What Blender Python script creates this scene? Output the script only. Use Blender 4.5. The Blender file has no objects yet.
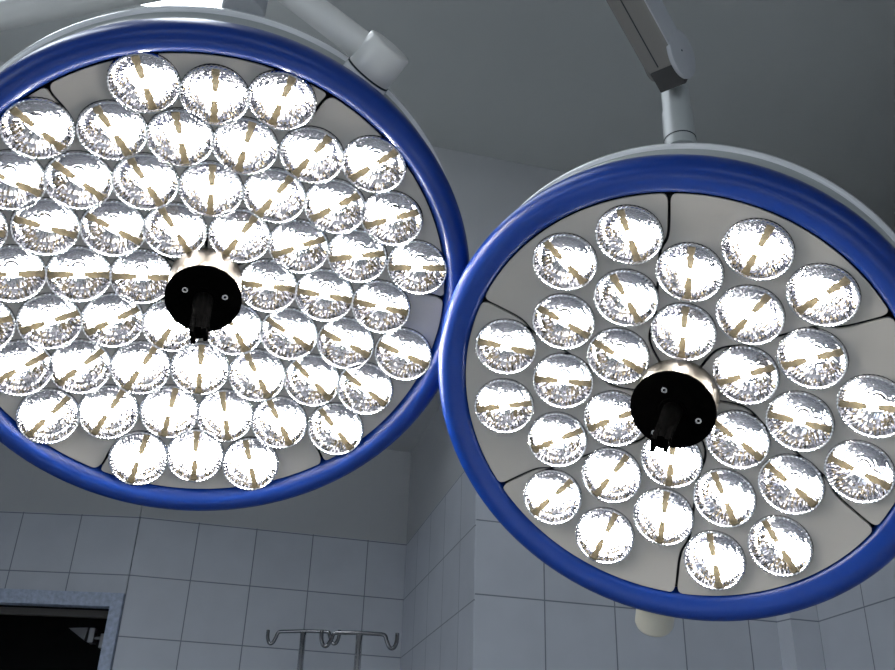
import bpy, bmesh, math, random
from mathutils import Vector, Matrix
from mathutils.geometry import delaunay_2d_cdt

random.seed(7)
sc = bpy.context.scene
COL = sc.collection
PI = math.pi
R = math.radians

# ------------------------------------------------------------------ camera
FPX, CX, CY, W, H = 950.0, 447.5, 335.0, 895.0, 670.0
pitch, roll, yaw = R(28), R(2), R(14)
fw = Vector((math.sin(yaw) * math.cos(pitch), math.cos(yaw) * math.cos(pitch), math.sin(pitch)))
r0 = Vector((math.cos(yaw), -math.sin(yaw), 0))
u0 = r0.cross(fw)
rt = math.cos(roll) * r0 + math.sin(roll) * u0
up = -math.sin(roll) * r0 + math.cos(roll) * u0
CAM = Vector((0, 0, 1.3))
cd = bpy.data.cameras.new('camera')
cam = bpy.data.objects.new('camera', cd)
COL.objects.link(cam)
m = Matrix.Identity(4)
for i in range(3):
    m[i][0], m[i][1], m[i][2], m[i][3] = rt[i], up[i], -fw[i], CAM[i]
cam.matrix_world = m
cd.sensor_width = 36
cd.lens = FPX / W * 36
cd.clip_start = .02
sc.camera = cam


def ray(px, py):
    return ((px - CX) / FPX * rt - (py - CY) / FPX * up + fw).normalized()


def at_dist(px, py, d):
    return CAM + ray(px, py) * d


def at_plane(px, py, p0, n):
    d = ray(px, py)
    return CAM + d * ((p0 - CAM).dot(n) / d.dot(n))


# ------------------------------------------------------------------ materials
MATS = {}


def mat(name, base, rough=.5, metal=0., coat=0., noise=0., nscale=20., bump=0., spec=.5):
    if name in MATS:
        return MATS[name]
    mt = bpy.data.materials.new(name)
    mt.use_nodes = True
    nt = mt.node_tree
    b = nt.nodes['Principled BSDF']
    b.inputs['Base Color'].default_value = (*base, 1)
    b.inputs['Roughness'].default_value = rough
    b.inputs['Metallic'].default_value = metal
    b.inputs['Coat Weight'].default_value = coat
    b.inputs['Specular IOR Level'].default_value = spec
    if noise or bump:
        tc = nt.nodes.new('ShaderNodeTexCoord')
        nz = nt.nodes.new('ShaderNodeTexNoise')
        nz.inputs['Scale'].default_value = nscale
        nz.inputs['Detail'].default_value = 4
        nt.links.new(tc.outputs['Object'], nz.inputs['Vector'])
        if noise:
            mx = nt.nodes.new('ShaderNodeMix')
            mx.data_type = 'RGBA'
            mx.inputs[6].default_value = (*[c * (1 - noise) for c in base], 1)
            mx.inputs[7].default_value = (*[min(1, c * (1 + noise)) for c in base], 1)
            nt.links.new(nz.outputs['Fac'], mx.inputs[0])
            nt.links.new(mx.outputs[2], b.inputs['Base Color'])
        if bump:
            bp = nt.nodes.new('ShaderNodeBump')
            bp.inputs['Strength'].default_value = bump
            bp.inputs['Distance'].default_value = .01
            nt.links.new(nz.outputs['Fac'], bp.inputs['Height'])
            nt.links.new(bp.outputs[0], b.inputs['Normal'])
    MATS[name] = mt
    return mt


def emit(name, col, s):
    mt = bpy.data.materials.new(name)
    mt.use_nodes = True
    b = mt.node_tree.nodes['Principled BSDF']
    b.inputs['Base Color'].default_value = (.8, .8, .8, 1)
    b.inputs['Emission Color'].default_value = (*col, 1)
    b.inputs['Emission Strength'].default_value = s
    return mt


def tile_mat(name, tile, grout, u_off, v_off, top):
    """square glazed tiles in metres on the UV map, smooth paint above v = top"""
    mt = bpy.data.materials.new(name)
    mt.use_nodes = True
    nt = mt.node_tree
    b = nt.nodes['Principled BSDF']
    uv = nt.nodes.new('ShaderNodeUVMap')
    uv.uv_map = 'metres'
    mp = nt.nodes.new('ShaderNodeMapping')
    mp.inputs['Location'].default_value = (-u_off, -v_off, 0)
    nt.links.new(uv.outputs[0], mp.inputs[0])
    br = nt.nodes.new('ShaderNodeTexBrick')
    br.offset = 0
    br.squash = 1
    br.inputs['Scale'].default_value = 1
    br.inputs['Brick Width'].default_value = .2015
    br.inputs['Row Height'].default_value = .2
    br.inputs['Mortar Size'].default_value = .0022
    br.inputs['Mortar Smooth'].default_value = .3
    br.inputs['Bias'].default_value = 0
    br.inputs['Color1'].default_value = (*tile, 1)
    br.inputs['Color2'].default_value = (*[c * .94 for c in tile], 1)
    br.inputs['Mortar'].default_value = (*grout, 1)
    nt.links.new(mp.outputs[0], br.inputs['Vector'])
    nz = nt.nodes.new('ShaderNodeTexNoise')
    nz.inputs['Scale'].default_value = 9
    nz.inputs['Detail'].default_value = 5
    nt.links.new(uv.outputs[0], nz.inputs['Vector'])
    rmp = nt.nodes.new('ShaderNodeMapRange')
    rmp.inputs['To Min'].default_value = .9
    rmp.inputs['To Max'].default_value = 1.06
    nt.links.new(nz.outputs['Fac'], rmp.inputs['Value'])
    mul = nt.nodes.new('ShaderNodeMix')
    mul.data_type = 'RGBA'
    mul.blend_type = 'MULTIPLY'
    mul.inputs[0].default_value = 1
    nt.links.new(br.outputs['Color'], mul.inputs[6])
    nt.links.new(rmp.outputs[0], mul.inputs[7])
    sx = nt.nodes.new('ShaderNodeSeparateXYZ')
    nt.links.new(uv.outputs[0], sx.inputs[0])
    gt = nt.nodes.new('ShaderNodeMath')
    gt.operation = 'GREATER_THAN'
    gt.inputs[1].default_value = top
    nt.links.new(sx.outputs['Y'], gt.inputs[0])
    mx = nt.nodes.new('ShaderNodeMix')
    mx.data_type = 'RGBA'
    nt.links.new(gt.outputs[0], mx.inputs[0])
    nt.links.new(mul.outputs[2], mx.inputs[6])
    mx.inputs[7].default_value = (*PAINT, 1)
    nt.links.new(mx.outputs[2], b.inputs['Base Color'])
    rr = nt.nodes.new('ShaderNodeMapRange')
    rr.inputs['To Min'].default_value = .38
    rr.inputs['To Max'].default_value = .6
    nt.links.new(gt.outputs[0], rr.inputs['Value'])
    nt.links.new(rr.outputs[0], b.inputs['Roughness'])
    bp = nt.nodes.new('ShaderNodeBump')
    bp.inputs['Strength'].default_value = .35
    bp.inputs['Distance'].default_value = .002
    bp.invert = True
    nt.links.new(br.outputs['Fac'], bp.inputs['Height'])
    nt.links.new(bp.outputs[0], b.inputs['Normal'])
    return mt


PAINT = (.47, .475, .485)
TILE = (.53, .55, .60)
GROUT = (.20, .21, .24)
M_ceil = mat('ceiling_paint', (.515, .525, .51), .8, noise=.05, nscale=1.5, bump=.02)
M_paint = mat('wall_paint', PAINT, .6, noise=.03, nscale=3)
M_floor = mat('floor_vinyl', (.42, .45, .46), .35, noise=.06, nscale=6)
M_blue = mat('blue_rubber', (.001, .031, .225), .34, spec=.4, noise=.04, nscale=8)
M_house = mat('grey_white_lacquer', (.40, .42, .415), .32, coat=.15, noise=.02, nscale=5)
M_rim = mat('white_lacquer', (.82, .82, .83), .16, coat=.6)
M_panel = mat('warm_grey_paint', (.42, .40, .375), .42, noise=.08, nscale=14, bump=.01)
M_dark = mat('dark_gap', (.02, .02, .022), .6)
M_chrome = mat('mirror_reflector', (.80, .80, .84), .03, metal=1)
M_knurl = mat('knurled_glass_rim', (.90, .90, .95), .12, metal=1)
M_board = mat('tan_circuit_strip', (.36, .29, .17), .45, noise=.45, nscale=260)
M_under = mat('dark_strip_back', (.05, .055, .08), .5)
M_steel = mat('brushed_steel', (.36, .325, .28), .34, metal=1, noise=.08, nscale=60)
M_hook = mat('hook_steel', (.20, .20, .21), .10, metal=1)
M_chromep = mat('polished_steel', (.80, .80, .82), .26, metal=1)
M_black = mat('black_plastic', (.0012, .0012, .0012), .8, spec=0)
M_arm = mat('arm_lacquer', (.72, .71, .68), .35, coat=.2, noise=.02, nscale=6)
M_arm_s = mat('spring_arm_shaded_lacquer', (.20, .19, .175), .45, noise=.02, nscale=6)  # darkened to carry the shade on the spring arm's underside
M_clevis = mat('dark_clevis', (.05, .048, .045), .6)
M_arm_b = mat('lit_side_and_pivot_lacquer', (.43, .44, .465), .35, coat=.2)  # paler: light on the spring arm's side put into colour; also pivot
M_sheet = mat('pale_sheet', (.74, .76, .76), .8, bump=.05)
M_cream = mat('cream_plastic', (.66, .63, .54), .4)
M_frame = mat('chipped_blue_grey_paint', (.38, .43, .545), .45, noise=.5, nscale=70, bump=.2)
M_void = mat('unlit_room_black', (.012, .012, .013), .9)  # near-black so the colour itself gives the darkness beyond the doorway
M_lintel = mat('dark_lintel', (.13, .12, .11), .7)
M_grey = mat('grey_metal', (.30, .30, .31), .4, metal=.6)
M_alu = mat('fill_window_aluminium', (.6, .6, .62), .4, metal=.7)
M_led = emit('led_white', (1, .965, .89), 175)
M_fill = emit('fill_glow_pane', (.80, .90, 1.0), 2.6)  # glow of the added fill windows
M_tube = emit('fluorescent_diffuser', (.86, .93, 1.0), 9)


def glass_mat():
    mt = bpy.data.materials.new('clear_cover')
    mt.use_nodes = True
    nt = mt.node_tree
    nt.nodes.remove(nt.nodes['Principled BSDF'])
    out = nt.nodes['Material Output']
    tr = nt.nodes.new('ShaderNodeBsdfTransparent')
    tr.inputs[0].default_value = (.96, .965, .98, 1)
    gl = nt.nodes.new('ShaderNodeBsdfGlossy')
    gl.inputs['Roughness'].default_value = .04
    fr = nt.nodes.new('ShaderNodeFresnel')
    fr.inputs[0].default_value = 1.45
    mx = nt.nodes.new('ShaderNodeMixShader')
    nt.links.new(fr.outputs[0], mx.inputs[0])
    nt.links.new(tr.outputs[0], mx.inputs[1])
    nt.links.new(gl.outputs[0], mx.inputs[2])
    nt.links.new(mx.outputs[0], out.inputs[0])
    return mt


M_glass = glass_mat()


# ------------------------------------------------------------------ mesh helpers
def mesh(name, bm, mats, smooth=True, angle=None):
    me = bpy.data.meshes.new(name)
    bmesh.ops.recalc_face_normals(bm, faces=bm.faces[:])
    bm.to_mesh(me)
    bm.free()
    for mm in (mats if isinstance(mats, (list, tuple)) else [mats]):
        me.materials.append(mm)
    if smooth:
        me.polygons.foreach_set('use_smooth', [True] * len(me.polygons))
        if angle:
            me.set_sharp_from_angle(angle=R(angle))
    return me


def link(name, me, parent=None, mw=None, **props):
    o = bpy.data.objects.new(name, me)
    COL.objects.link(o)
    if parent:
        o.parent = parent
    if mw is not None:
        o.matrix_local = mw
    for k, v in props.items():
        o[k] = v
    return o


def thing(name, label, cat, mw, group=None):
    o = bpy.data.objects.new(name, None)
    COL.objects.link(o)
    o.empty_display_size = .05
    o.matrix_world = mw
    o['label'] = label
    o['category'] = cat
    if group:
        o['group'] = group
    return o


def frame(origin, z, x=None):
    z = z.normalized()
    if x is None:
        x = Vector((1, 0, 0)) if abs(z.x) < .8 else Vector((0, 1, 0))
    x = (x - z * x.dot(z)).normalized()
    y = z.cross(x)
    mm = Matrix.Identity(4)
    for i in range(3):
        mm[i][0], mm[i][1], mm[i][2], mm[i][3] = x[i], y[i], z[i], origin[i]
    return mm


def lathe(bm, prof, n=48, mw=None, mi=0):
    """prof: list of (r, z); r = 0 closes to a point"""
    rings = []
    for r_, z_ in prof:
        if r_ <= 1e-7:
            rings.append([bm.verts.new((0, 0, z_))])
        else:
            rings.append([bm.verts.new((r_ * math.cos(2 * PI * k / n), r_ * math.sin(2 * PI * k / n), z_)) for k in range(n)])
    vs = [v for q in rings for v in q]
    for a, b in zip(rings, rings[1:]):
        for k in range(n):
            k2 = (k + 1) % n
            if len(a) == 1 and len(b) == 1:
                continue
            if len(a) == 1:
                f = bm.faces.new((a[0], b[k], b[k2]))
            elif len(b) == 1:
                f = bm.faces.new((a[k], b[0], a[k2]))
            else:
                f = bm.faces.new((a[k], b[k], b[k2], a[k2]))
            f.material_index = mi
    if mw is not None:
        bmesh.ops.transform(bm, matrix=mw, verts=vs)
    return vs


def rod(bm, p, q, r1, r2=None, n=24, bev=.0):
    r2 = r1 if r2 is None else r2
    L = (q - p).length
    if bev:
        prof = [(0, 0), (r1 - bev, 0), (r1 - bev * .3, bev * .3), (r1, bev), (r2, L - bev), (r2 - bev * .3, L - bev * .3), (r2 - bev, L), (0, L)]
    else:
        prof = [(0, 0), (r1, 0), (r2, L), (0, L)]
    return lathe(bm, prof, n, frame(p, q - p))


def sweep(bm, pts, r, n=12):
    """round bar through points"""
    pts = [Vector(p) for p in pts]
    rings = []
    ref = None
    for i, p in enumerate(pts):
        t = (pts[min(i + 1, len(pts) - 1)] - pts[max(i - 1, 0)]).normalized()
        if ref is None:
            ref = Vector((0, 0, 1)) if abs(t.z) < .8 else Vector((1, 0, 0))
        ref = (ref - t * ref.dot(t)).normalized()
        b2 = t.cross(ref)
        rings.append([bm.verts.new(p + r * (math.cos(2 * PI * k / n) * ref + math.sin(2 * PI * k / n) * b2)) for k in range(n)])
    for a, b in zip(rings, rings[1:]):
        for k in range(n):
            bm.faces.new((a[k], a[(k + 1) % n], b[(k + 1) % n], b[k]))
    bm.faces.new(rings[0])
    bm.faces.new(rings[-1])


def box(bm, mn, mx, mw=None, bev=0., mi=0):
    r_ = bmesh.ops.create_cube(bm, size=1)
    vs = r_['verts']
    for v in vs:
        v.co = Vector(((mn[i] + mx[i]) / 2 + v.co[i] * (mx[i] - mn[i]) for i in range(3)))
    es = list({e for v in vs for e in v.link_edges})
    for f in {f for v in vs for f in v.link_faces}:
        f.material_index = mi
    if bev:
        g = bmesh.ops.bevel(bm, geom=es, offset=bev, segments=2, affect='EDGES', profile=.7)
        vs = list({v for f in g['faces'] for v in f.verts} | {v for v in vs if v.is_valid})
    if mw is not None:
        bmesh.ops.transform(bm, matrix=mw, verts=vs)
    return vs


def smoothstep_path(pts, n=6):
    """Catmull-Rom through points"""
    pts = [Vector(p) for p in pts]
    out = []
    for i in range(len(pts) - 1):
        p0, p1, p2, p3 = pts[max(i - 1, 0)], pts[i], pts[i + 1], pts[min(i + 2, len(pts) - 1)]
        for k in range(n):
            t = k / n
            out.append(.5 * ((2 * p1) + (p2 - p0) * t + (2 * p0 - 5 * p1 + 4 * p2 - p3) * t * t + (3 * p1 - p0 - 3 * p2 + p3) * t ** 3))
    out.append(pts[-1])
    return out


# ------------------------------------------------------------------ room shell
FLOOR, CEIL = 0.0, 3.32
YN, YF = 2.42, 3.39                 # pier front, alcove back wall
XC, XP, XR = .70, 1.59, 1.69        # pier left and right edge, right wall
YP2 = 2.37                          # small second face beside the pier
HEAD = 2.62                         # underside of the bulkhead over the alcove
XU = 3.4                            # upper right wall, set back over a ledge
XL, YB = -2.3, -2.6                 # left wall, rear wall
TH = .12
XE = -.233                          # edge where the doorway wall starts
dv = Vector((-.9746, .2240, 0))     # run of the doorway wall
TOP = 2.262


def wall(name, quads, m_, both=None):
    """quads: list of (p00, p10, p11, p01, u0, v0, u1, v1); the slab gets thickness by being extruded away from the room"""
    bm = bmesh.new()
    uvl = bm.loops.layers.uv.new('metres')
    for (a, b_, c, d, u0_, v0_, u1_, v1_) in quads:
        vs = [bm.verts.new(p) for p in (a, b_, c, d)]
        f = bm.faces.new(vs)
        for lp, uvv in zip(f.loops, ((u0_, v0_), (u1_, v0_), (u1_, v1_), (u0_, v1_))):
            lp[uvl].uv = uvv
    me = bpy.data.meshes.new(name)
    bm.normal_update()
    bm.to_mesh(me)
    bm.free()
    me.materials.append(m_)
    o = link(name, me, kind='structure')
    md = o.modifiers.new('thickness', 'SOLIDIFY')
    md.thickness = TH
    md.offset = -1
    return o


def vq(p, q, z0, z1, u0_=0.):
    p, q = Vector((*p, 0)), Vector((*q, 0))
    L = (q - p).length
    return (p + Vector((0, 0, z0)), q + Vector((0, 0, z0)), q + Vector((0, 0, z1)), p + Vector((0, 0, z1)), u0_, z0, u0_ + L, z1)


# walls run with the room on their left-hand normal; u measured along the wall
M_tf = tile_mat('glazed_wall_tile', TILE, GROUT, 0, .058, TOP)
M_tn = tile_mat('glazed_pier_tile', TILE, GROUT, -.006, .073, TOP)
M_tr = tile_mat('glazed_side_tile', TILE, GROUT, 0, .073, TOP)
# back wall of the alcove
wall('wall_back', [vq((XE, YF), (XC + .02, YF), 0, HEAD)], M_tf)
# return of the alcove up to the pier
wall('wall_alcove', [vq((XC + .017, YF), (XC, YN + .0028), 0, HEAD)], M_tf)
# pier front with the bulkhead that bridges the alcove
wall('wall_pier', [vq((XC + .0026, YN), (XP, YN), 0, HEAD, .0026)], M_tn)
wall('wall_bulkhead', [vq((XL, YN), (XU, YN), HEAD, CEIL, XL - XC)], M_tn)
wall('wall_step', [vq((XP, YN), (XP + .012, YP2), 0, HEAD), vq((XP + .012, YP2), (XR, YP2), 0, HEAD, .3)], M_tn)
# low part of the right wall, with a ledge on top and the upper wall set back
wall('wall_right', [vq((XR, YP2), (XR, YB), 0, HEAD)], M_tr)
wall('wall_right_upper', [vq((XU, YN), (XU, YB), HEAD, CEIL)], M_tr)
bm = bmesh.new()
box(bm, (XR + .005, YB, HEAD - .1), (XU, YN, HEAD))
link('trim_1', mesh('trim_1', bm, M_paint, False), kind='structure')
# rear wall with two openings for the added windows, left wall
wn = [(-1.7, -.6), (.2, 1.3)]
WZ0, WZ1 = 1.0, 2.3
qs = [vq((XR, YB), (XL, YB), 0, WZ0), vq((XR, YB), (XL, YB), WZ1, HEAD), vq((XU, YB), (XL, YB), HEAD, CEIL)]
xs = [XR, 1.3, .2, -.6, -1.7, XL]
for a, b_ in ((xs[0], xs[1]), (xs[2], xs[3]), (xs[4], xs[5])):
    qs.append(vq((a, YB), (b_, YB), WZ0, WZ1))
wall('wall_rear', qs, M_tr)
# left wall with one opening for added fill windows
LY0, LY1 = -.9, .5
E_end = Vector((XE, YF, 0)) + dv * ((XL - XE) / dv.x)
qs = [vq((XL, YB), (XL, LY0), 0, CEIL), vq((XL, LY0), (XL, LY1), 0, WZ0), vq((XL, LY0), (XL, LY1), WZ1, CEIL),
      vq((XL, LY1), (XL, E_end.y), 0, CEIL)]
wall('wall_left', qs, M_tr)
# doorway wall: opening 0.035..0.935 m from the edge
DW0, DW1, DH = .002, 1.0, 1.995
E0 = Vector((XE, YF, 0))


def ep(s):
    p = E0 + dv * s
    return (p.x, p.y)


Ltot = (XL - XE) / dv.x
wall('wall_doorway', [vq(ep(Ltot), ep(DW1), 0, HEAD, -Ltot), vq(ep(DW1), ep(DW0), DH, HEAD, -DW1)], M_tf)
# alcove ceiling and room ceiling, floor
bm = bmesh.new()
box(bm, (XL - TH, YB - TH, CEIL), (XU + TH, YN + TH, CEIL + .1))
link('ceiling', mesh('ceiling', bm, M_ceil, False), kind='structure')
bm = bmesh.new()
box(bm, (XL - TH, YN + TH, HEAD), (XC + .14, E_end.y + .3, HEAD + .1))
link('ceiling_alcove', mesh('ceiling_alcove', bm, M_paint, False), kind='structure')
bm = bmesh.new()
box(bm, (XL - TH, YB - TH, -.1), (XR + TH, 5.3, 0))
link('floor', mesh('floor', bm, M_floor, False), kind='structure')

# unseen windows added as fill light, panes glowing (rear and left walls)


def fill_window(name, mw, w, h):
    bm = bmesh.new()
    t = .05
    box(bm, (0, -.03, 0), (w, .03, t)); box(bm, (0, -.03, h - t), (w, .03, h))
    box(bm, (0, -.03, t), (t, .03, h - t)); box(bm, (w - t, -.03, t), (w, .03, h - t))
    box(bm, (w / 2 - t / 2, -.028, t), (w / 2 + t / 2, .028, h - t))
    o = link(name, mesh(name, bm, M_alu, False), mw=mw, kind='structure')
    bm = bmesh.new()
    box(bm, (t, -.006, t), (w - t, .006, h - t))
    link('fill_pane', mesh('fill_pane', bm, M_fill, False), parent=o)


fill_window('fill_window_1', Matrix.Translation((-1.7, YB - .06, WZ0)), 1.1, WZ1 - WZ0)
fill_window('fill_window_2', Matrix.Translation((.2, YB - .06, WZ0)), 1.1, WZ1 - WZ0)
fill_window('fill_window_3', Matrix.Translation((XL - .06, LY0, WZ0)) @ Matrix.Rotation(PI / 2, 4, 'Z'), LY1 - LY0, WZ1 - WZ0)

# door frame in the angled wall; local x runs leftwards along the wall, y towards the room
dn = Vector((0, 0, 1)).cross(dv)
if dn.y > 0:
    dn = -dn
DM = Matrix.Identity(4)
for i in range(3):
    DM[i][0], DM[i][1], DM[i][2], DM[i][3] = dv[i], dn[i], (0, 0, 1)[i], E0[i]
JW = .040
bm = bmesh.new()
box(bm, (DW0, -.03, 0), (DW0 + JW, .014, DH), bev=.003)
box(bm, (DW1 - JW, -.03, 0), (DW1, .014, DH), bev=.003)
box(bm, (DW0 + JW, -.03, DH - .046), (DW1 - JW, .014, DH), bev=.003)
df = link('door_1', mesh('door_1', bm, M_frame, False), mw=DM, kind='structure')
lz = [at_plane(50, yy, E0 - dn * .112, dn).z for yy in (615.3, 608.5)]
bm = bmesh.new()
box(bm, (DW0 + JW * .4, -.135, lz[0]), (DW1 - JW, -.112, lz[1]))
link('lintel', mesh('lintel', bm, M_lintel, False), parent=df)
# the unlit room beyond the doorway
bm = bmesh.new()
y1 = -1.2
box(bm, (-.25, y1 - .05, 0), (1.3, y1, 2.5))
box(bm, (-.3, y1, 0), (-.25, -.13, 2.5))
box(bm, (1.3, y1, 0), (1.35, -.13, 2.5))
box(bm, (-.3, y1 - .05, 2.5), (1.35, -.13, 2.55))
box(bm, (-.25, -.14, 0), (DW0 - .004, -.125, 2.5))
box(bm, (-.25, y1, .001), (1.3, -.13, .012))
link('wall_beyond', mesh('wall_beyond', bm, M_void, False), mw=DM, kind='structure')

# door closer fixed to the inner side of the frame, its arm just catching the light
P = DM.inverted() @ at_plane(86, 636, E0 + dn * -.24, dn)
cl = thing('door_closer', 'small grey door closer with a wedge shaped arm in the dark doorway', 'door closer',
           DM @ Matrix.Translation((DW0 + JW + .002, -.2, P.z)))
bm = bmesh.new()
L0 = P.x - DW0 - JW - .017
vs = [bm.verts.new(c) for c in ((L0 + .075, -.05, .022), (L0 + .0, -.03, .022), (L0 + .005, -.03, -.022), (L0 + .075, -.02, .022), (L0, .0, .022), (L0 + .005, .0, -.022))]
for f in ((0, 1, 2), (3, 5, 4), (0, 3, 4, 1), (1, 4, 5, 2), (2, 5, 3, 0)):
    bm.faces.new([vs[i] for i in f])
link('closer_arm', mesh('closer_arm', bm, M_grey, False), parent=cl)
bm = bmesh.new()
box(bm, (L0 - .026, -.04, -.028), (L0 - .006, .002, .022), bev=.003)
link('closer_body', mesh('closer_body', bm, M_grey, False), parent=cl)
bm = bmesh.new()
box(bm, (0, -.03, -.045), (max(.01, L0 - .048), .002, .004), bev=.003)
rod(bm, Vector((0.0, -.015, -.01)), Vector((L0 - .02, -.015, -.01)), .006)
link('closer_bracket', mesh('closer_bracket', bm, M_grey, True, 40), parent=cl)


# ------------------------------------------------------------------ surgical lamps
LR = .0385      # lens radius
CUP = .0355     # mirror opening radius
KB = .6         # curvature of the dish


def make_lens_meshes():
    out = {}
    # faceted mirror bowl
    bm = bmesh.new()
    n = 44
    d = .021
    prof = []
    rj = random.Random(3)
    for t in (1, .95, .90, .80, .70, .58, .45, .3, .15, 0):
        prof.append((CUP * t, -d * (1 - t * t)))
    rings = []
    for j, (r_, z_) in enumerate(prof):
        if r_ < 1e-6:
            rings.append([bm.verts.new((0, 0, z_))])
            continue
        row = []
        for k in range(n * 2):
            a = PI * k / n
            flute = (.0007 if k % 2 else -.0002) if j in (0, 1, 2) else 0
            row.append(bm.verts.new(((r_ - flute) * math.cos(a), (r_ - flute) * math.sin(a), z_ + (rj.uniform(-1, 1) * .00021 if 3 <= j <= 6 else 0))))
        rings.append(row)
    for a, b_ in zip(rings, rings[1:]):
        for k in range(2 * n):
            k2 = (k + 1) % (2 * n)
            bm.faces.new((a[k], a[k2], b_[0]) if len(b_) == 1 else (a[k], a[k2], b_[k2], b_[k]))
    out['reflector'] = mesh('reflector', bm, M_chrome, False)
    # knurled collar round the bowl
    bm = bmesh.new()
    nn = 96
    pr = [(LR, -.0046), (LR, -.0022), (LR, .0005), (LR - .0006, .0016), (CUP + .0008, .0016), (CUP, 0), (CUP - .002, -.0025)]
    rings = []
    for j, (r_, z_) in enumerate(pr):
        rings.append([bm.verts.new(((r_ - (.0007 if (k % 2 and 0 < j < 5) else 0)) * math.cos(2 * PI * k / nn),
                                    (r_ - (.0007 if (k % 2 and 0 < j < 5) else 0)) * math.sin(2 * PI * k / nn), z_ - (.0006 if (k % 2 and j in (3, 4)) else 0))) for k in range(nn)])
    for a, b_ in zip(rings, rings[1:]):
        for k in range(nn):
            f = bm.faces.new((a[k], a[(k + 1) % nn], b_[(k + 1) % nn], b_[k]))
            f.material_index = 1 if a is rings[0] else 0  # lower skirt dark: contact shade under the collar put into colour
    out['collar'] = mesh('collar', bm, [M_knurl, M_dark], False)
    # strip of circuit board across the bowl
    bm = bmesh.new()
    w = .0039
    for s in (1, -1):
        for i in range(6):
            x0 = .0060 + i * .0049
            ww = w * (1 + .15 * ((i * 7) % 3 - 1))
            box(bm, (min(s * x0, s * (x0 + .0050)), -ww, -.0026), (max(s * x0, s * (x0 + .0050)), ww, -.0008 + .0003 * (i % 2)))
    box(bm, (.027, -.0045, -.0008), (.0345, .0045, .0006), bev=.0006)
    bm.normal_update()
    for f in bm.faces:
        if f.normal.z < -.7:
            f.material_index = 1
    out['led_strip'] = mesh('led_strip', bm, [M_board, M_under], False)
    # glowing emitter under the strip
    bm = bmesh.new()
    bmesh.ops.create_uvsphere(bm, u_segments=24, v_segments=12, radius=1)
    for v in bm.verts:
        v.co = Vector((v.co.x * .0215, v.co.y * .0072, v.co.z * .0040 - .0068))
    out['light_emitter'] = mesh('light_emitter', bm, M_led)
    # clear domed cover
    bm = bmesh.new()
    lathe(bm, [(CUP, .0006), (CUP * .9, .0019), (CUP * .75, .0032), (CUP * .5, .0046), (CUP * .25, .0054), (0, .0057)], 40)
    out['clear_cover'] = mesh('clear_cover', bm, M_glass)
    return out


LM = make_lens_meshes()


def bowl(x, y, h):
    return h + KB * (x * x + y * y)


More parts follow.
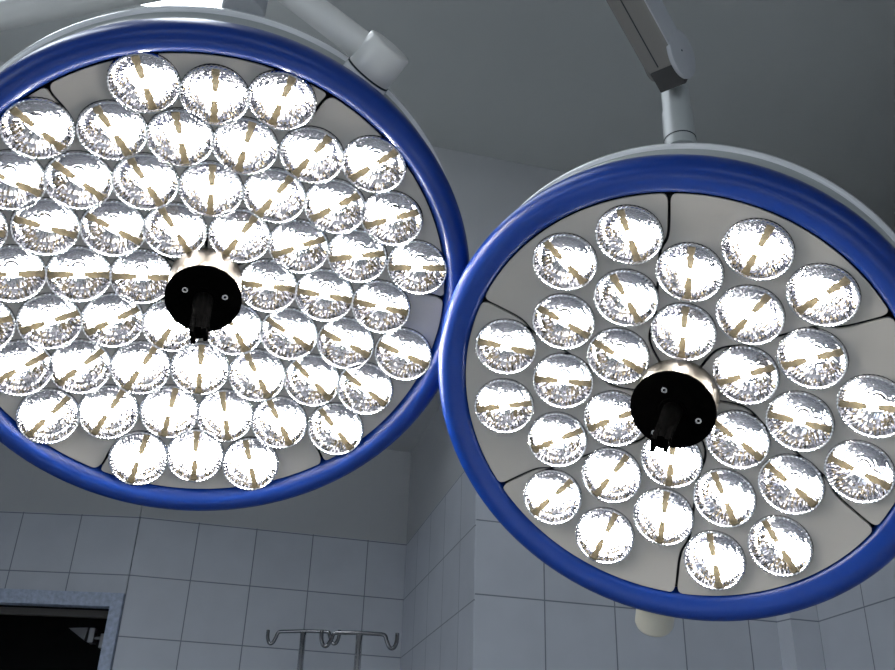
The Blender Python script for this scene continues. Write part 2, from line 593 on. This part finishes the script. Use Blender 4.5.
def make_lamp(label, P0, n, a, Ro, Ri, h, lenses, seam, seam0, hr, hz0, hz1, screws):
    root = thing('surgical_lamp', label, 'lamp', frame(P0, n, a), 'ceiling hung surgical lamps')
    # blue bumper ring, rounded section
    bm = bmesh.new()
    zi = bowl(Ri, 0, h) - .003
    prof = [(Ro - .004, -.034), (Ro, -.024), (Ro + .0006, -.012), (Ro - .0006, -.002), (Ro - .005, .0045), (Ro - .011, .0075), (Ro - .017, .008),
            (Ro - .023, .006), (Ri + .005, .0015), (Ri + .0015, zi + .004), (Ri, zi - .003), (Ri + .002, zi - .014)]
    lathe(bm, prof, 160)
    link('bumper_ring', mesh('bumper_ring', bm, M_blue), parent=root)
    # housing
    bm = bmesh.new()
    prof = [(Ro - .006, -.033), (Ro - .014, -.037), (Ro - .0055, -.070), (Ro - .0035, -.0725)]
    lathe(bm, prof, 160)
    prof = [(Ro - .014, -.085), (Ro - .05, -.103), (Ro - .12, -.118), (.08, -.126), (0, -.127)]
    lathe(bm, prof, 160)
    hs = link('housing', mesh('housing', bm, M_house), parent=root)
    bm = bmesh.new()
    lathe(bm, [(Ro - .0055, -.0715), (Ro - .0025, -.072), (Ro - .0005, -.0735), (Ro + .0008, -.076), (Ro + .001, -.081), (Ro - .0008, -.0845), (Ro - .005, -.086), (Ro - .015, -.0865)], 160)
    link('housing_rim', mesh('housing_rim', bm, M_rim), parent=root, label='pale raised edge of the housing')
    # dark plate behind the panels
    bm = bmesh.new()
    prof = [(Ri + .004, bowl(Ri, 0, h) - .02)] + [(Ri * t, bowl(Ri * t, 0, h) - .024) for t in (1, .8, .6, .4, .2, 0)]
    lathe(bm, prof, 96)
    link('back_plate', mesh('back_plate', bm, M_dark), parent=root)
    # six petal panels, holed for the lenses
    pts_l = []
    for k in range(6):
        for (r_, an) in lenses:
            t = R(an + 60 * k)
            pts_l.append((r_ * math.cos(t), r_ * math.sin(t)))
    HR = LR - .0012
    path = smoothstep_path([(r_ * math.cos(R(t)), r_ * math.sin(R(t)), 0) for r_, t in seam], 5)
    gap = .0017
    RO = Ri - .0012
    c0, s0 = 1, 0

    def rot2(p, deg):
        c_, s_ = math.cos(R(deg)), math.sin(R(deg))
        return (p[0] * c_ - p[1] * s_, p[0] * s_ + p[1] * c_)

    def offset(line, s):
        o = []
        for i, p in enumerate(line):
            t = Vector(line[min(i + 1, len(line) - 1)]) - Vector(line[max(i - 1, 0)])
            t = Vector((t[0], t[1])).normalized()
            o.append((p[0] - t.y * s, p[1] + t.x * s))
        return o

    L2 = [(p.x, p.y) for p in path]
    lo = offset([rot2(p, -60) for p in L2], gap)      # sides of the petal that ends at this seam
    hi = offset(L2, -gap)
    if True:
        # keep offsets on the inside: the petal lies clockwise of `hi` and anticlockwise of `lo`
        test = (.6 * Ri * math.cos(R(seam[0][1] - 30)), .6 * Ri * math.sin(R(seam[0][1] - 30)))

        def d2(p):
            return (p[0] - test[0]) ** 2 + (p[1] - test[1]) ** 2
        if d2(offset(L2, gap)[0]) < d2(hi[0]):
            hi = offset(L2, gap)
        if d2(offset([rot2(p, -60) for p in L2], -gap)[0]) < d2(lo[0]):
            lo = offset([rot2(p, -60) for p in L2], -gap)
    a_hi, a_lo = math.atan2(hi[0][1], hi[0][0]), math.atan2(lo[0][1], lo[0][0])
    while a_hi < a_lo:
        a_hi += 2 * PI
    rc = .007
    dl = rc / RO
    # rounded outer corners
    arc = [(RO * math.cos(a_lo + dl + (a_hi - a_lo - 2 * dl) * i / 40), RO * math.sin(a_lo + dl + (a_hi - a_lo - 2 * dl) * i / 40)) for i in range(41)]

    def corner(P_arc, line):
        # from the arc end to a point on the side line rc further in
        rr = RO - rc
        q = min(line, key=lambda p: abs(math.hypot(*p) - rr))
        c_ = (line[0][0] * RO / math.hypot(*line[0]), line[0][1] * RO / math.hypot(*line[0]))
        o = []
        for i in range(1, 4):
            t = i / 4
            o.append(tuple((1 - t) ** 2 * P_arc[j] + 2 * t * (1 - t) * c_[j] + t * t * q[j] for j in (0, 1)))
        return o, rr
    hc, rr = corner(arc[-1], hi)
    lc, _ = corner(arc[0], lo)
    hi_in = [p for p in hi if math.hypot(*p) <= rr + 1e-4]
    lo_in = [p for p in lo if math.hypot(*p) <= rr + 1e-4]
    rin = .03
    outline = arc + hc + hi_in + lo_in[::-1] + lc[::-1]

    def inside(p, poly):
        c_ = False
        j = len(poly) - 1
        for i in range(len(poly)):
            if (poly[i][1] > p[1]) != (poly[j][1] > p[1]) and p[0] < (poly[j][0] - poly[i][0]) * (p[1] - poly[i][1]) / (poly[j][1] - poly[i][1]) + poly[i][0]:
                c_ = not c_
            j = i
        return c_

    V, E = [], []

    def loop(pts):
        b0 = len(V)
        V.extend(Vector(p) for p in pts)
        E.extend((b0 + i, b0 + (i + 1) % len(pts)) for i in range(len(pts)))
    loop(outline)
    holes = [c for c in pts_l if any((c[0] - p[0]) ** 2 + (c[1] - p[1]) ** 2 < (HR + .004) ** 2 for p in outline) or inside(c, outline)]
    for c in holes:
        loop([(c[0] + HR * math.cos(2 * PI * i / 48), c[1] + HR * math.sin(2 * PI * i / 48)) for i in range(48)])
    g = .012
    for i in range(-30, 31):
        for j in range(-30, 31):
            p = (i * g + (j % 2) * g / 2, j * g * .87)
            if inside(p, outline) and all((c[0] - p[0]) ** 2 + (c[1] - p[1]) ** 2 > (HR + .003) ** 2 for c in holes) \
               and all((q[0] - p[0]) ** 2 + (q[1] - p[1]) ** 2 > .003 ** 2 for q in outline):
                V.append(Vector(p))
    vo, eo, fo, *_ = delaunay_2d_cdt(V, E, [], 0, 1e-6)
    bm = bmesh.new()
    bv = [bm.verts.new((v.x, v.y, bowl(v.x, v.y, h))) for v in vo]
    for f in fo:
        cx_ = sum(vo[i].x for i in f) / len(f)
        cy_ = sum(vo[i].y for i in f) / len(f)
        if inside((cx_, cy_), outline) and all((c[0] - cx_) ** 2 + (c[1] - cy_) ** 2 > (HR * .998) ** 2 for c in holes):
            bm.faces.new([bv[i] for i in f])
    for v in [v for v in bm.verts if not v.link_faces]:
        bm.verts.remove(v)
    bm.normal_update()
    if sum(f.normal.z for f in bm.faces) < 0:
        bmesh.ops.reverse_faces(bm, faces=bm.faces[:])
    # give the sheet an edge: extrude the border down
    be = [e for e in bm.edges if len(e.link_faces) == 1]
    ex = bmesh.ops.extrude_edge_only(bm, edges=be)
    for v in ex['geom']:
        if isinstance(v, bmesh.types.BMVert):
            v.co.z -= .0035
    me = bpy.data.meshes.new('petal_panel')
    bm.to_mesh(me)
    bm.free()
    me.materials.append(M_panel)
    me.polygons.foreach_set('use_smooth', [True] * len(me.polygons))
    me.set_sharp_from_angle(angle=R(35))
    for k in range(6):
        link('petal_panel', me, parent=root, mw=Matrix.Rotation(R(60 * k), 4, 'Z'))
    # lenses
    for k in range(6):
        for (r_, an) in lenses:
            t = R(an + 60 * k)
            x, y = r_ * math.cos(t), r_ * math.sin(t)
            nz = Vector((-2 * KB * x, -2 * KB * y, 1)).normalized()
            mw = frame(Vector((x, y, bowl(x, y, h))) + nz * .0045, nz, Vector((math.cos(t), math.sin(t), 0)))
            ln = link('reflector', LM['reflector'], parent=root, mw=mw)
            for nm in ('collar', 'led_strip', 'light_emitter', 'clear_cover'):
                link(nm, LM[nm], parent=ln)
    # centre handle socket: steel drum, black cap with screws, forked stem
    bm = bmesh.new()
    lathe(bm, [(hr - .001, hz0), (hr, hz0 + .002), (hr, hz1 - .0065), (hr - .0012, hz1 - .005), (0, hz1 - .005)], 64)
    link('handle_drum', mesh('handle_drum', bm, M_steel, True, 40), parent=root, label='brushed steel drum')
    bm = bmesh.new()
    lathe(bm, [(hr + .0008, hz1 - .005), (hr + .0016, hz1 - .0035), (hr + .0012, hz1 - .001), (hr - .0015, hz1), (hr * .35, hz1), (hr * .33, hz1 + .0015), (0, hz1 + .0015)], 64)
    cap = link('handle_cap', mesh('handle_cap', bm, M_black, True, 50), parent=root, label='black round cap')
    for s in screws:
        bm = bmesh.new()
        lathe(bm, [(.0036, 0), (.0036, .001), (.0019, .001), (.0018, .0001)], 20, Matrix.Translation((s[0], s[1], hz1)))
        link('screw', mesh('screw', bm, M_chromep, True, 40), parent=cap)
    bm = bmesh.new()
    z0 = hz1
    lathe(bm, [(.0125, z0), (.0115, z0 + .02), (.0105, z0 + .055), (.0085, z0 + .058), (.0080, z0 + .078), (0, z0 + .078)], 32)
    box(bm, (-.0095, -.0085, z0 + .05), (-.004, .0085, z0 + .088), bev=.001)
    box(bm, (.004, -.0085, z0 + .05), (.0095, .0085, z0 + .084), bev=.001)
    box(bm, (-.011, -.003, z0 + .066), (.011, .003, z0 + .072), bev=.0008)
    st = link('handle_stem', mesh('handle_stem', bm, M_black, True, 40), parent=root, label='black forked stem')
    return root


def vec(*a):
    return Vector(a)


def pt_local(root, px, py, z):
    """point of the lamp's own plane z seen at the pixel"""
    mw = root.matrix_world
    n = mw.to_3x3().col[2]
    return mw.inverted() @ at_plane(px, py, mw @ Vector((0, 0, z)), n)


def basis_pts(P0, n, a, pix, z):
    mw = frame(P0, n, a)
    mi = mw.inverted()
    nn = mw.to_3x3().col[2]
    return [(lambda q: (q.x, q.y))(mi @ at_plane(px, py, mw @ Vector((0, 0, z)), nn)) for px, py in pix]


bigP, bign, biga = vec(-.0461, 1.0445, 1.8655), vec(.0431, -.5359, -.8432), vec(.9707, -.1774, .1624)
smP, smn, sma = vec(.509, .9328, 1.7552), vec(-.4844, -.4632, -.7422), vec(.8464, -.4627, -.2636)

big_l = [(.2670, 36.12), (.2501, 19.94), (.2654, 3.99), (.2220, 49.25), (.1952, 30.55), (.1939, 9.03), (.1496, 49.62), (.1275, 19.58), (.0775, 50.46)]
sm_l = [(.2172, 11.17), (.2170, 48.85), (.1657, 30.16), (.1415, .01), (.0870, 30.79)]


def midp(p, q):
    a = Vector((p[0] * math.cos(R(p[1])), p[0] * math.sin(R(p[1]))))
    b_ = Vector((q[0] * math.cos(R(q[1])), q[0] * math.sin(R(q[1]))))
    c_ = (a + b_) / 2
    return (c_.length, math.degrees(math.atan2(c_.y, c_.x)))


big_seam = [(.300, 55.3), (.285, 55.8), (.262, 56.0), midp((.2220, 49.25), (.2654, 63.99)), midp((.2220, 49.25), (.1939, 69.03)),
            midp((.1496, 49.62), (.1939, 69.03)), midp((.1496, 49.62), (.1275, 79.58)), midp((.0775, 50.46), (.1275, 79.58)), (.066, 80.46), (.03, 80.46)]
sm_seam = [(.266, 36.3), (.24, 36.6), (.21, 37.6), midp((.1657, 30.16), (.2170, 48.85)), midp((.1657, 30.16), (.1415, 60.01)),
           midp((.0870, 30.79), (.1415, 60.01)), (.078, 60.79), (.03, 60.79)]

big_s = basis_pts(bigP, bign, biga, [(185, 289.5), (225, 297), (203, 331)], -.0065)
sm_s = basis_pts(smP, smn, sma, [(664.5, 389.5), (698.7, 420.2), (654.4, 432)], -.002)
big = make_lamp('larger surgical lamp with fifty-four bright lenses in a blue ring, on a round yoke tube', bigP, bign, biga,
                .33, .2979, -.0617, big_l, big_seam, 0, .0445, -.066, -.0065, big_s)
small = make_lamp('smaller surgical lamp, thirty lenses in a blue ring, hanging from a boxy arm', smP, smn, sma,
                  .30, .2628, -.0442, sm_l, sm_seam, 0, .0490, -.05, -.001, sm_s)
bpy.context.view_layer.update()


def world_part(name, bm, m_, root, smooth=True, angle=40, **props):
    """mesh built in world coordinates, stored in the lamp's own frame"""
    bmesh.ops.transform(bm, matrix=root.matrix_world.inverted(), verts=bm.verts[:])
    return link(name, mesh(name, bm, m_, smooth, angle), parent=root, **props)


# --- large lamp: radial trunnion, yoke tube, bracket, suspension arm
mwB = big.matrix_world
q0 = pt_local(big, 370, 72, -.060)
ang = math.atan2(q0.y, q0.x)
rad = Vector((math.cos(ang), math.sin(ang), 0))
zc = -.060
hub0, hub1 = rad * (.325) + Vector((0, 0, zc)), rad * .3735 + Vector((0, 0, zc))
bm = bmesh.new()
vs = rod(bm, hub0, hub1, .0275, n=48, bev=.003)
link('trunnion', mesh('trunnion', bm, M_arm, True, 50), parent=big)
bm = bmesh.new()
rod(bm, rad * .3305 + Vector((0, 0, zc)), rad * .3325 + Vector((0, 0, zc)), .0285, n=48)
link('gasket', mesh('gasket', bm, M_dark, True, 40), parent=big)
bm = bmesh.new()
rod(bm, rad * .31 + Vector((0, 0, zc)), rad * .3305 + Vector((0, 0, zc)), .029, n=48, bev=.002)
link('trunnion_seat', mesh('trunnion_seat', bm, M_rim, True, 50), parent=big)
hubw = mwB @ (rad * .353 + Vector((0, 0, zc)))
YD = (hubw - CAM).length
yj = at_dist(214, -66, YD + .10)
bm = bmesh.new()
rod(bm, hubw, yj, .0172, n=32)
world_part('yoke_tube', bm, M_arm, big)
# bracket block where yoke and arm meet
br = at_dist(243, 14, YD + .20)
bm = bmesh.new()
rod(bm, br, Vector((br.x, br.y, br.z + .20)), .0285, n=40, bev=.006)
rod(bm, Vector((br.x, br.y, br.z + .13)), yj, .018, n=24)
world_part('yoke_pivot', bm, M_arm_b, big)
# suspension arm: from the pivot to the left, then up to its ceiling flange
hn = Vector((ray(243, 14).x, ray(243, 14).y, 0)).normalized()
a0 = at_plane(243, -29, br, hn)
a1 = at_dist(-330, 74, YD + .30)
bm = bmesh.new()
rod(bm, a0, a1, .0185, n=32, bev=.003)
world_part('suspension_arm', bm, M_arm, big)
bm = bmesh.new()
rod(bm, a1 - Vector((0, 0, .05)), Vector((a1.x, a1.y, CEIL)), .028, n=32)
rod(bm, Vector((a1.x, a1.y, CEIL - .05)), Vector((a1.x, a1.y, CEIL)), .11, n=40, bev=.006)
world_part('ceiling_tube', bm, M_arm, big)

# --- small lamp: neck, boxy spring arm, lower trunnion
mwS = small.matrix_world
ql = pt_local(small, 682, 141, -.080)
angn = math.atan2(ql.y, ql.x)
nb = mwS @ (Vector((math.cos(angn), math.sin(angn), 0)) * .29 + Vector((0, 0, -.090)))
ND = (nb - CAM).length
n0 = at_dist(681, 150, ND)
n1 = Vector((n0.x, n0.y, n0.z + .145))
bm = bmesh.new()
rod(bm, n0, n0 + Vector((0, 0, .055)), .0182, .0178, n=40)
world_part('neck_sleeve', bm, M_house, small)
bm = bmesh.new()
rod(bm, n0 + Vector((0, 0, .05)), n1, .0163, n=40)
world_part('neck', bm, M_house, small)
bm = bmesh.new()
rod(bm, n0 + Vector((0, 0, .0125)), n0 + Vector((0, 0, .014)), .0185, n=40)
world_part('neck_seam', bm, M_dark, small)
# arm axis
j0 = at_dist(667, 62, ND + .02)
j1 = at_dist(600, -60, ND - .02)
ax = (j1 - j0).normalized()
side = (rt * .83 + fw * -.55)
fr = frame(j0, ax, side)
Larm = .32
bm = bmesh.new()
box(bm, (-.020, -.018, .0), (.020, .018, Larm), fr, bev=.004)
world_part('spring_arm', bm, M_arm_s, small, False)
bm = bmesh.new()
box(bm, (-.0040, -.0186, .005), (-.0028, -.0178, Larm - .02), fr)
box(bm, (-.0040, .0178, .005), (-.0028, .0186, Larm - .02), fr)
world_part('arm_seam', bm, M_dark, small, False)
# knuckle: round cheek and dark clevis
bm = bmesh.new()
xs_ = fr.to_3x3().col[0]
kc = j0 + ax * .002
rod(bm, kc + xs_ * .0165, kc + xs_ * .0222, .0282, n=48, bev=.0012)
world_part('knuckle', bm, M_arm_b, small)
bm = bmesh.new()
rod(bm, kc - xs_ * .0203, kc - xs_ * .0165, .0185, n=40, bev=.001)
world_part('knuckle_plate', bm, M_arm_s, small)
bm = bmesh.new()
box(bm, (.0195, -.0175, .004), (.0212, .0175, Larm), fr, bev=.0006)  # thin lighter plate added to paint the light on this arm face
world_part('arm_lit_side', bm, M_arm_b, small, False)
bm = bmesh.new()
rod(bm, kc + xs_ * .022 + ax * .004, kc + xs_ * .0226 + ax * .004, .0012, n=12)
world_part('knuckle_pin', bm, M_dark, small)
bm = bmesh.new()
box(bm, (-.0165, -.0175, -.026), (.0165, .0175, .004), fr, bev=.002)
rod(bm, n1 - Vector((0, 0, .012)), n1 + Vector((0, 0, .006)), .0200, n=32)
world_part('clevis', bm, M_clevis, small, True)
je = j0 + ax * Larm
bm = bmesh.new()
rod(bm, Vector((je.x, je.y, je.z - .08)), Vector((je.x, je.y, CEIL)), .035, n=32)
rod(bm, Vector((je.x, je.y, CEIL - .05)), Vector((je.x, je.y, CEIL)), .12, n=40, bev=.006)
world_part('ceiling_tube', bm, M_arm, small)
# lower trunnion: cream stub below the ring
qb = pt_local(small, 655, 612, -.06)
angb = math.atan2(qb.y, qb.x)
rb = Vector((math.cos(angb), math.sin(angb), 0))
bm = bmesh.new()
zc = -.065
rod(bm, rb * .285 + Vector((0, 0, zc)), rb * .374 + Vector((0, 0, zc)), .0265, n=48, bev=.007)
link('lower_trunnion', mesh('lower_trunnion', bm, M_cream, True, 50), parent=small, label='cream stub')

# ------------------------------------------------------------------ ceiling luminaire above the large lamp
for lx, ly, lab in ((-.295, 1.49, 'white fluorescent ceiling light glowing just above the rim of the larger lamp'),
                (-.92, 1.30, 'unseen second ceiling light, added to brighten the rim of the larger lamp')):  # second light is unseen, added to lengthen the rim highlight
    lm = thing('ceiling_light', lab, 'ceiling light', Matrix.Translation((lx, ly, CEIL)), 'ceiling lights')
    bm = bmesh.new()
    box(bm, (-.13, -.76, -.03), (.13, .54, 0))
    link('tray', mesh('tray', bm, M_rim, False), parent=lm)
    bm = bmesh.new()
    box(bm, (-.12, -.75, -.05), (.12, .53, -.03), bev=.006)
    link('diffuser', mesh('diffuser', bm, M_tube, False), parent=lm)

# ------------------------------------------------------------------ unseen operating table, added to bounce light onto the lamps
tb = thing('bounce_table', 'unseen operating table with a pale sheet, added to bounce light onto both lamps', 'table', Matrix.Translation((.02, .52, 0)))
bm = bmesh.new()
box(bm, (-.95, -.27, .82), (.95, .27, .90), bev=.02)
link('bounce_table_mattress', mesh('bounce_table_mattress', bm, M_sheet, True, 40), parent=tb)
bm = bmesh.new()
box(bm, (-.93, -.25, .77), (.93, .25, .82), bev=.006)
link('bounce_table_frame', mesh('bounce_table_frame', bm, M_steel, True, 40), parent=tb)
bm = bmesh.new()
box(bm, (-.17, -.14, .09), (.17, .14, .77), bev=.02)
link('bounce_table_column', mesh('bounce_table_column', bm, M_steel, True, 40), parent=tb)
bm = bmesh.new()
box(bm, (-.5, -.24, 0), (.5, .24, .09), bev=.02)
link('base', mesh('base', bm, M_grey, True, 40), parent=tb)  # base of the added bounce table


# ------------------------------------------------------------------ drip stands in the alcove
def drip_stand(label, px, py, Y, turn, h2_):
    d = ray(px, py)
    top = CAM + d * (Y / d.y)
    root = thing('drip_stand', label, 'drip stand', Matrix.Translation((top.x, top.y, 0)) @ Matrix.Rotation(R(turn), 4, 'Z'), 'chrome drip stands')
    hgt = top.z
    bm = bmesh.new()
    rod(bm, Vector((0, 0, .95)), Vector((0, 0, hgt)), .0095, n=20)
    link('inner_pole', mesh('inner_pole', bm, M_chromep), parent=root)
    bm = bmesh.new()
    rod(bm, Vector((0, 0, .08)), Vector((0, 0, 1.0)), .0125, n=20)
    lathe(bm, [(.013, .96), (.02, .97), (.02, 1.02), (.012, 1.03)], 20)
    link('outer_pole', mesh('outer_pole', bm, M_chromep, True, 40), parent=root)
    bm = bmesh.new()
    h2 = h2_
    pl = [(-h2 - .020, 0, hgt + .006), (-h2 - .019, 0, hgt - .018), (-h2 - .012, 0, hgt - .034), (-h2 - .001, 0, hgt - .034), (-h2 + .008, 0, hgt - .018),
          (-h2 + .013, 0, hgt - .004), (-h2 + .022, 0, hgt + .001), (-.04, 0, hgt + .002), (0, 0, hgt + .003)]
    pts = smoothstep_path(pl + [(-x, y, z) for x, y, z in pl[:-1]][::-1], 4)
    sweep(bm, pts, .0058, 10)
    link('hook_bar', mesh('hook_bar', bm, M_hook), parent=root)
    bm = bmesh.new()
    rod(bm, Vector((0, 0, .05)), Vector((0, 0, .11)), .03, .022, n=24)
    link('base_hub', mesh('base_hub', bm, M_chromep, True, 40), parent=root)
    for k in range(5):
        a = 2 * PI * k / 5 + .3
        e = Vector((math.cos(a) * .19, math.sin(a) * .19, .06))
        bm = bmesh.new()
        rod(bm, Vector((0, 0, .085)), e, .013, .010, n=16)
        rod(bm, e, e - Vector((0, 0, .02)), .008, n=12)
        lg = link('base_leg', mesh('base_leg', bm, M_chromep, True, 40), parent=root)
        bm = bmesh.new()
        t = Vector((-math.sin(a), math.cos(a), 0))
        c_ = Vector((e.x, e.y, .0245))
        rod(bm, c_ - t * .009, c_ + t * .009, .0245, n=24, bev=.003)
        link('caster', mesh('caster', bm, M_black, True, 40), parent=lg)
    return root


drip_stand('chrome drip stand whose hook bar sits further from the alcove corner', 303.5, 632, 3.14, -24, .098)
drip_stand('chrome drip stand whose hook bar sits nearer the alcove corner', 359.5, 634, 2.72, -14, .086)

# ------------------------------------------------------------------ world and view
wd = bpy.data.worlds.new('world')
sc.world = wd
wd.use_nodes = True
wd.node_tree.nodes['Background'].inputs[0].default_value = (.6, .75, 1, 1)
wd.node_tree.nodes['Background'].inputs[1].default_value = .3

sc.view_settings.view_transform = 'Standard'
sc.view_settings.look = 'None'
sc.view_settings.exposure = 0
sc.view_settings.gamma = 1
sc.view_settings.use_curve_mapping = False
sc.cycles.use_denoising = True
sc.cycles.max_bounces = 10
sc.cycles.diffuse_bounces = 5
sc.cycles.glossy_bounces = 6
sc.cycles.transparent_max_bounces = 12
sc.cycles.caustics_reflective = True
sc.cycles.sample_clamp_indirect = 4
sc.cycles.blur_glossy = .1
